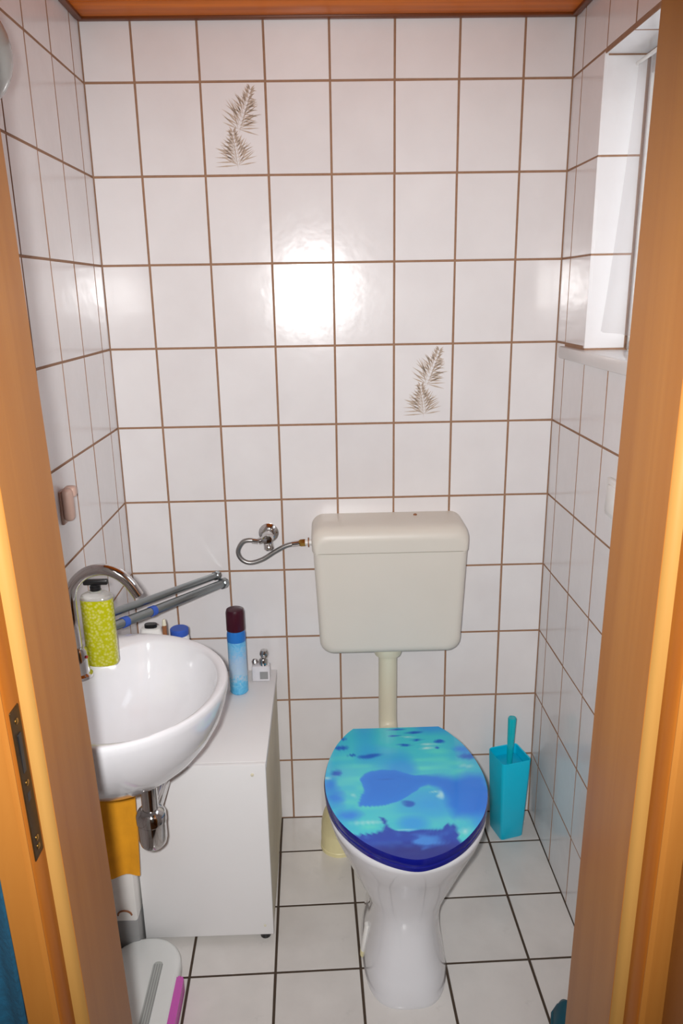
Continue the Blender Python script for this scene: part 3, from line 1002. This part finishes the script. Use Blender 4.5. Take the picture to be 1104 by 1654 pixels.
# ------------------------------------------------------------------ cabinet
CXL, CXR, CYF, CZ = -0.045, 0.267, -0.456, 0.500
cab = thing('cabinet', 'white low cabinet in the left corner behind the washbasin', 'cabinet', ((CXL + CXR) / 2, -0.24, 0))
b = MB()
b.box((CXL + .002, -0.440, 0.018), (CXR - .002, -0.006, CZ - 0.018), 0.002)
obj('carcass', b, CABINET_EDGE, cab, 'yellowed side panels')
obj('top_panel', MB().box((CXL - .001, -0.445, CZ - 0.018), (CXR + .001, -0.002, CZ), 0.002), CABINET, cab)
dd = obj('door', MB().box((CXL, CYF, 0.020), (CXR, CYF + 0.0155, CZ - 0.001), 0.002), CABINET, cab)
obj('screw_cap', MB().lathe([(0.004, 0), (0.004, 0.002), (0.002, 0.003)], (0.236, CYF - 0.0001, 0.473), (0, -1, 0), 12), PIPE_BEIGE, dd)
obj('screw_cap', MB().lathe([(0.003, 0), (0.003, 0.0015), (0.0015, 0.002)], (0.247, CYF - 0.0001, 0.048), (0, -1, 0), 12), PIPE_BEIGE, dd)
for x, yy in ((CXL + .03, -0.42), (CXR - .022, -0.435), (CXL + .03, -0.04), (CXR - .022, -0.04)):
    obj('foot', MB().lathe([(0.013, 0), (0.013, 0.014), (0.009, 0.0185)], (x, yy, 0), seg=16), BLACK, cab)

# ------------------------------------------------------------------ washbasin
WCX, WCY, WR, WZ = -0.002, -0.651, 0.224, 0.82
def basin_ring(s, z, sx=None, back=XL + 0.0008, n=40):
    """D-shaped ring: half circle into the room, straight sides running to the wall"""
    sx = s if sx is None else sx
    P = []
    for i in range(n + 1):
        a = -PI / 2 + PI * i / n
        P.append((WCX + WR * sx * math.cos(a), WCY + WR * s * math.sin(a), z))
    P.append((WCX - 0.06, WCY + WR * s * 0.975, z))
    P.append((back, WCY + WR * s * 0.93, z))
    for k in range(1, 10):
        P.append((back, WCY + WR * s * 0.93 * (1 - 2 * k / 10), z))
    P.append((back, WCY - WR * s * 0.93, z))
    P.append((WCX - 0.06, WCY - WR * s * 0.975, z))
    return P
def bowl_ring(s, z, n):
    """inner bowl: ellipse whose wall side stops before the tap deck"""
    P = []
    base = basin_ring(1, z)
    cx, cy = 0.045, WCY - 0.004
    for p in base:
        a = math.atan2((p[1] - cy) / 0.2, (p[0] - cx) / 0.2)
        ex = 0.158 if math.cos(a) > 0 else 0.115
        P.append((cx + ex * s * math.cos(a), cy + 0.198 * s * math.sin(a), z))
    return P
wb = thing('washbasin', 'white round-fronted ceramic washbasin on the left wall', 'washbasin', (XL, WCY, 0.6))
OUTER = [(0.16, .614, .16), (0.25, .615, .25), (0.40, .624, .42), (0.54, .647, .58), (0.68, .675, .72), (0.80, .706, .83), (0.90, .741, .92), (0.965, .775, .97), (0.995, .800, .995), (1.0, .812, 1.0), (0.992, .8185, .992), (0.975, .8205, .975)]
rings = [basin_ring(s, z, sx) for s, z, sx in OUTER]
rings += [bowl_ring(s, z, 0) for s, z in ((1.0, .8185), (0.975, .812), (0.94, .79), (0.86, .755), (0.74, .722), (0.56, .698), (0.34, .686), (0.14, .681))]
obj('basin', MB().loft(rings), CERAMIC, wb, ang=60)
obj('overflow', MB().lathe([(0.0, 0), (0.0075, 0.0), (0.0075, 0.002), (0.005, 0.0025)], (-0.0515, -0.672, 0.765), (0.85, 0.05, 0.5), 14), BLACK, wb, 'dark overflow hole')
obj('drain_cup', MB().lathe([(0.0, 0.0), (0.021, 0.0), (0.022, 0.003), (0.014, 0.0035), (0.012, 0.001)], (0.045, WCY - .004, 0.6812), seg=20), CHROME, wb)

# chrome bottle trap
TPX, TPY = 0.051, -0.648
tr = thing('bottle_trap', 'chrome bottle trap under the washbasin', 'trap', (TPX, TPY, 0.44))
obj('tailpipe', MB().tube([(TPX, TPY, 0.6135), (TPX, TPY, 0.53)], 0.0165, 20), CHROME, tr)
obj('collar', MB().lathe([(0.019, 0), (0.0215, 0.002), (0.0215, 0.016), (0.019, 0.018)], (TPX, TPY, 0.590), seg=24), CHROME, tr)
obj('trap_cup', MB().lathe([(0.004, 0.0), (0.018, 0.002), (0.0255, 0.010), (0.0285, 0.022), (0.0285, 0.060), (0.030, 0.062), (0.030, 0.078), (0.026, 0.086), (0.0175, 0.092)], (TPX, TPY, 0.446), seg=28), CHROME, tr)
obj('waste_pipe', MB().tube([(TPX, TPY + .02, 0.512), (TPX, -0.53, 0.512), (TPX - .012, -0.508, 0.512), (TPX - .035, -0.497, 0.512), (XL + .001, -0.497, 0.512)], 0.0145, 18), CHROME, tr)
obj('wall_rosette', MB().lathe([(0.032, 0.0005), (0.032, 0.004), (0.017, 0.012)], (XL, -0.497, 0.512), (1, 0, 0), 24), CHROME, tr)

# tap
tap = thing('tap', 'chrome swan-neck tap at the back of the washbasin', 'tap', (-0.066, -0.62, 0.82))
obj('tap_base', MB().lathe([(0.024, 0.0), (0.024, 0.006), (0.019, 0.010), (0.018, 0.055), (0.014, 0.062)], (-0.066, -0.62, 0.8195), seg=24), CHROME, tap)
obj('spout', MB().tube([(-0.066, -0.62, 0.86), (-0.067, -0.62, 0.94), (-0.066, -0.62, 0.985), (-0.056, -0.62, 1.013), (-0.032, -0.62, 1.033), (-0.002, -0.62, 1.039), (0.024, -0.62, 1.031), (0.045, -0.62, 1.012), (0.061, -0.62, 0.985)], [.0105, .0105, .0105, .0108, .011, .011, .011, .0108, .0105], 18, smooth=6), CHROME, tap)
lv = obj('lever', MB().tube([(-0.066, -0.638, 0.857), (-0.068, -0.66, 0.861), (-0.072, -0.70, 0.874)], [.008, .007, .005], 12), CHROME, tap)
obj('temperature_mark', MB().lathe([(0.0032, 0), (0.0032, 0.001)], (-0.0475, -0.6265, 0.864), (0.9, -0.35, 0), 10), RED, tap, 'small red dot')

# soap dispenser
def oval(cx, cy, z, a, c, n=28, e=2.6):
    return [(cx + math.copysign(abs(math.cos(t)) ** (2 / e), math.cos(t)) * a, cy + math.copysign(abs(math.sin(t)) ** (2 / e), math.sin(t)) * c, z) for t in (2 * PI * i / n for i in range(n))]
SX, SY, SZ = -0.036, -0.566, 0.8206
sd = thing('soap_dispenser', 'yellow-green liquid soap dispenser on the washbasin rim beside the tap', 'soap dispenser', (SX, SY, SZ))
obj('bottle', MB().loft([oval(SX, SY, SZ, .029, .018), oval(SX, SY, SZ + .004, .0315, .020), oval(SX, SY, SZ + .140, .0315, .020)]), SOAP, sd)
obj('shoulder', MB().loft([oval(SX, SY, SZ + .1402, .0315, .020), oval(SX, SY, SZ + .147, .029, .0185), oval(SX, SY, SZ + .151, .021, .015), oval(SX, SY, SZ + .153, .013, .011, e=2), oval(SX, SY, SZ + .157, .012, .011, e=2)]), SOAP_GLASS, sd, 'clear shoulder above the soap')
obj('pump_collar', MB().lathe([(0.0105, 0), (0.0105, 0.008), (0.006, 0.009), (0.005, 0.013)], (SX, SY, SZ + .157), seg=20), BLACK, sd)
obj('pump_head', MB().box((SX - .022, SY - .0065, SZ + .168), (SX + .026, SY + .0065, SZ + .179), .003).lathe([(0.009, 0), (0.009, 0.008)], (SX, SY, SZ + .161), seg=16), BLACK, sd)

# ------------------------------------------------------------------ things on the cabinet
CA = (0.174, -0.122)
can = thing('spray_can', 'light blue spray can with a dark maroon cap on the cabinet', 'spray can', (CA[0], CA[1], CZ))
obj('can_body', MB().lathe([(0.021, 0), (0.0245, 0.004), (0.0245, 0.170), (0.022, 0.180), (0.0205, 0.183)], (CA[0], CA[1], CZ + .0003), seg=32), CAN, can)
obj('blue_band', MB().lathe([(0.0249, 0.152), (0.0249, 0.171), (0.0225, 0.1815)], (CA[0], CA[1], CZ), seg=32, cap0=False), CAN_BLUE, can)
obj('cap', MB().lathe([(0.0225, 0.1815), (0.0245, 0.183), (0.0245, 0.232), (0.022, 0.240), (0.016, 0.2425)], (CA[0], CA[1], CZ), seg=32), MAROON, can)
pf = thing('perfume_bottle', 'small clear glass bottle with a silver ball stopper on the cabinet', 'bottle', (0.232, -0.055, CZ))
obj('flask', MB().box((0.204, -0.072, CZ + .0003), (0.254, -0.044, CZ + .046), .004), plain('frosted_white_glass', rgb(225, 222, 226), 0.15, vary=0.08, scale=90), pf)
obj('grey_label', MB().box((0.226, -0.0735, CZ + .008), (0.248, -0.0719, CZ + .030), .0004, 1), GREY, pf)
obj('neck', MB().lathe([(0.012, 0), (0.012, 0.014), (0.008, 0.02)], (0.236, -0.058, CZ + .0455), seg=16), CHROME, pf)
obj('stopper', MB().lathe([(0.003, 0), (0.009, 0.003), (0.0125, 0.011), (0.0125, 0.016), (0.009, 0.024), (0.002, 0.027)], (0.239, -0.058, CZ + .065), seg=20), CHROME, pf)
obj('side_knob', MB().lathe([(0.002, 0), (0.008, 0.003), (0.0095, 0.009), (0.006, 0.016), (0.001, 0.018)], (0.213, -0.058, CZ + .0455), seg=16), CHROME, pf)

# bottles half hidden behind the basin
wbx, wby = -0.012, -0.262
w1 = thing('lotion_bottle', 'white bottle with a black cap showing just above the basin rim', 'bottle', (wbx, wby, CZ))
obj('bottle_body', MB().loft([oval(wbx, wby, CZ + z, a, c) for z, a, c in ((.0003, .026, .017), (.004, .028, .019), (.240, .028, .019), (.256, .024, .016), (.258, .017, .013))]), WHITE_PLASTIC, w1)
obj('cap', MB().loft([oval(wbx, wby, CZ + z, a, c) for z, a, c in ((.2582, .015, .010), (.266, .015, .010), (.267, .014, .009))]), BLACK, w1)
jx, jy = 0.050, -0.235
w2 = thing('cream_jar', 'white jar with a blue lid behind the basin rim', 'jar', (jx, jy, CZ))
obj('jar_body', MB().lathe([(0.020, 0.0003), (0.023, 0.004), (0.023, 0.217), (0.019, 0.224)], (jx, jy, CZ), seg=24), WHITE_PLASTIC, w2)
obj('lid', MB().lathe([(0.0215, 0.2245), (0.0225, 0.226), (0.0225, 0.240), (0.020, 0.242)], (jx, jy, CZ), seg=24), BLUE_CLIP, w2)
bx_, by_ = 0.0205, -0.262
w3 = thing('brown_tube', 'thin brown tube standing between the white bottle and the jar', 'tube', (bx_, by_, CZ))
obj('tube_body', MB().lathe([(0.0055, 0.0003), (0.0055, 0.262)], (bx_, by_, CZ), seg=14), BROWN_PLASTIC, w3)
obj('tip', MB().lathe([(0.0055, 0.2622), (0.004, 0.275), (0.002, 0.278)], (bx_, by_, CZ), seg=14), PIPE_BEIGE, w3)

# two steel tubes propped from the basin rim to the back wall
def steel_tube(a, c, r, label, clips=()):
    a, c = Vector(a), Vector(c)
    d = (c - a).normalized()
    t = thing('steel_tube', label, 'tube', a, 'steel tubes propped behind the basin')
    obj('tube', MB().tube([a, c - d * 0.02], r, 18), STEEL, t)
    obj('end_nut', MB().tube([c - d * 0.021, c - d * 0.019, c - d * 0.004, c], [r * 1.1, r * 1.35, r * 1.35, r * 1.1], 8), STEEL, t)
    for s in clips:
        p = a.lerp(c, s)
        obj('blue_tape', MB().tube([p - d * 0.008, p + d * 0.008], r * 1.12, 18), BLUE_CLIP, t, 'blue tape')
steel_tube((-0.075, -0.448, 0.8345), (0.139, -0.012, 0.772), 0.0112, 'nearer steel tube with blue tape leaning from basin to wall', (0.16, 0.36))
steel_tube((-0.083, -0.432, 0.8585), (0.122, -0.012, 0.795), 0.0092, 'thinner steel tube without tape behind the taped one')

# ------------------------------------------------------------------ under the basin
oc = thing('orange_cloth', 'orange cloth hung on a white rail under the washbasin', 'cloth', (-0.065, -0.53, 0.27))
rings = []
for k in range(13):
    t = k / 12
    ring = []
    for i in range(13):
        s = i / 12
        ring.append((-0.112 + 0.099 * s - 0.003 * t, -0.532 - 0.010 * t + 0.004 * math.sin(s * 9 + t * 2) * (0.4 + t), 0.488 - 0.207 * t - 0.004 * math.sin(s * 5)))
    rings.append(ring)
b = MB().loft(rings, False, False, closed=False)
bmesh.ops.recalc_face_normals(b.bm, faces=b.bm.faces)
bmesh.ops.solidify(b.bm, geom=list(b.bm.faces), thickness=0.004)
obj('cloth', b, ORANGE, oc, ang=60)
obj('rail', MB().tube([(XL + .001, -0.532, 0.492), (-0.012, -0.532, 0.492)], 0.006, 12), WHITE_PLASTIC, oc)

wc = thing('storage_tub', 'slim white tub with a grey base between cabinet and left wall', 'tub', (-0.08, -0.45, 0))
obj('tub_body', MB().box((XL + .004, -0.49, 0.105), (-0.049, -0.33, 0.33), .006), WHITE_PLASTIC, wc)
obj('base', MB().box((XL + .006, -0.487, 0.0005), (-0.050, -0.335, 0.1045), .004), GREY, wc)
arc = [(-0.078 + 0.016 * math.cos(a), -0.4905 - 0.004 * math.sin(a), 0.125 + 0.016 * math.sin(a)) for a in [PI * k / 10 for k in range(11)]]
obj('handle', MB().tube(arc, 0.0022, 8), BROWN_PLASTIC, wc, 'dark curved handle')

# floor scale
def scale_outline(x0, x1, y0, y1, r, n=10):
    P = []
    for cx, cy, a0 in ((x1 - r, y1 - r, 0), (x0 + r, y1 - r, PI / 2), (x0 + r, y0 + r, PI), (x1 - r, y0 + r, 3 * PI / 2)):
        for k in range(n):
            a = a0 + PI / 2 * k / (n - 1)
            P.append((cx + r * math.cos(a), cy + r * math.sin(a)))
    return P
sc = thing('bathroom_scale', 'white rounded bathroom scale with pink edge on the floor by the cabinet', 'scale', (-0.02, -0.62, 0))
so = lambda g, z: [(p[0], p[1], z) for p in scale_outline(-0.112 + g, 0.058 - g, -0.80 + g, -0.474 - g, 0.080 - g, 14)]
obj('platform', MB().loft([so(.004, .006), so(0, .010), so(0, .036), so(.003, .041), so(.009, .044)]), SCALE_WHITE, sc, ang=50)
obj('tread', MB().prism(scale_outline(-0.004, 0.018, -0.79, -0.548, 0.010), 0.0438, 0.0455, 0.0006), GREY_TREAD, sc, 'grey ribbed tread')
for k in range(4):
    x = -0.001 + 0.0055 * k
    obj('tread_rib', MB().box((x, -0.785, 0.0454), (x + 0.002, -0.556, 0.0466)), GREY, sc)
obj('side_bumper', MB().prism(scale_outline(0.050, 0.072, -0.79, -0.585, 0.010), 0.0055, 0.041, 0.006), PINK, sc, 'pink side bumper')
for x, yy in ((-0.08, -0.77), (0.03, -0.77), (-0.08, -0.53), (0.0, -0.53)):
    obj('foot', MB().lathe([(0.011, 0), (0.011, 0.007)], (x, yy, 0), seg=14), BLACK, sc)

# ------------------------------------------------------------------ small things on the walls
hk = thing('wall_hook', 'beige plastic hook on the left wall tiles above the tap', 'hook', (XL, -0.468, 1.13))
obj('back_plate', MB().box((XL - .0005, -0.482, 1.085), (XL + .006, -0.452, 1.155), .0025), BEIGE_HOOK, hk)
obj('hook', MB().box((XL + .005, -0.486, 1.092), (XL + .026, -0.460, 1.160), .010, 4).box((XL + .005, -0.470, 1.138), (XL + .030, -0.448, 1.162), .008, 4), BEIGE_HOOK, hk)
sw = thing('light_switch', 'white light switch on the right wall next to the door frame', 'switch', (XR, -0.475, 1.11))
obj('switch_frame', MB().box((XR - .010, -0.515, 1.07), (XR + .0005, -0.435, 1.15), .003), WHITE_PLASTIC, sw)
obj('rocker', MB().box((XR - .0145, -0.503, 1.082), (XR - .0095, -0.447, 1.138), .002, rot=(0, 0.06, 0)), WHITE_PLASTIC, sw)
GX, GY, GZ, GR = -0.046, -0.858, 1.832, 0.073
lp = thing('wall_lamp', 'round opal glass wall lamp high on the left wall', 'lamp', (XL, GY, GZ))
obj('lamp_shade', MB().lathe([(GR * math.sin(PI * k / 20) + 1e-4, GR - GR * math.cos(PI * k / 20)) for k in range(21)], (GX, GY, GZ - GR), seg=36), OPAL, lp)
obj('lamp_base', MB().lathe([(0.055, 0.0005), (0.055, 0.012), (0.045, 0.02)], (XL, GY, GZ), (1, 0, 0), 28), WHITE_PLASTIC, lp)

# teal clog peeping out by the right door frame
cg = thing('rubber_clog', 'dark teal rubber clog on the floor by the right door frame', 'shoe', (0.935, -0.76, 0))
b = MB()
rings = []
for t, w, h in ((0.0, .012, .022), (.02, .030, .040), (.06, .043, .050), (.10, .046, .056), (.14, .045, .058)):
    yy = -0.665 - t
    rings.append([(0.917 + w * math.cos(a), yy, 0.004 + max(0.0, h * math.sin(a))) for a in [PI * k / 14 for k in range(15)]])
b.loft(rings)
obj('upper', b, CLOG, cg, ang=50)
b = MB()
rings = []
for k in range(40):
    pass
out = [(0.917 + w * sx, -0.665 - t) for sx, seq in ((1, [(0, .014), (.02, .033), (.06, .046), (.12, .048), (.18, .042), (.23, .037), (.25, .026)]), (-1, [(.25, .026), (.23, .037), (.18, .042), (.12, .048), (.06, .046), (.02, .033), (0, .014)])) for t, w in seq]
obj('sole', MB().prism(out[::-1], 0.0, 0.016, 0.003), CLOG, cg)

# teal towel hanging on the hall wall left of the casing
tw = thing('hanging_towel', 'dark teal cloth hanging left of the door casing', 'towel', (-0.02, -1.33, 0.3))
rings = []
for k in range(9):
    z = 1.02 - 0.72 * k / 8
    rings.append([(-0.17 + 0.255 * i / 40, -1.325 + 0.006 * math.sin(i * 0.9) + 0.0015 * k / 8, z) for i in range(41)])
b = MB().loft(rings, False, False, closed=False)
bmesh.ops.recalc_face_normals(b.bm, faces=b.bm.faces)
bmesh.ops.solidify(b.bm, geom=list(b.bm.faces), thickness=0.005)
obj('cloth', b, TOWEL_TEAL, tw, ang=60)
obj('rail', MB().tube([(-0.18, -1.325, 1.022), (0.082, -1.325, 1.022)], 0.007, 12).tube([(-0.17, -1.311, 1.022), (-0.17, -1.325, 1.022)], 0.006, 10).tube([(0.07, -1.311, 1.022), (0.07, -1.325, 1.022)], 0.006, 10), CHROME, tw)
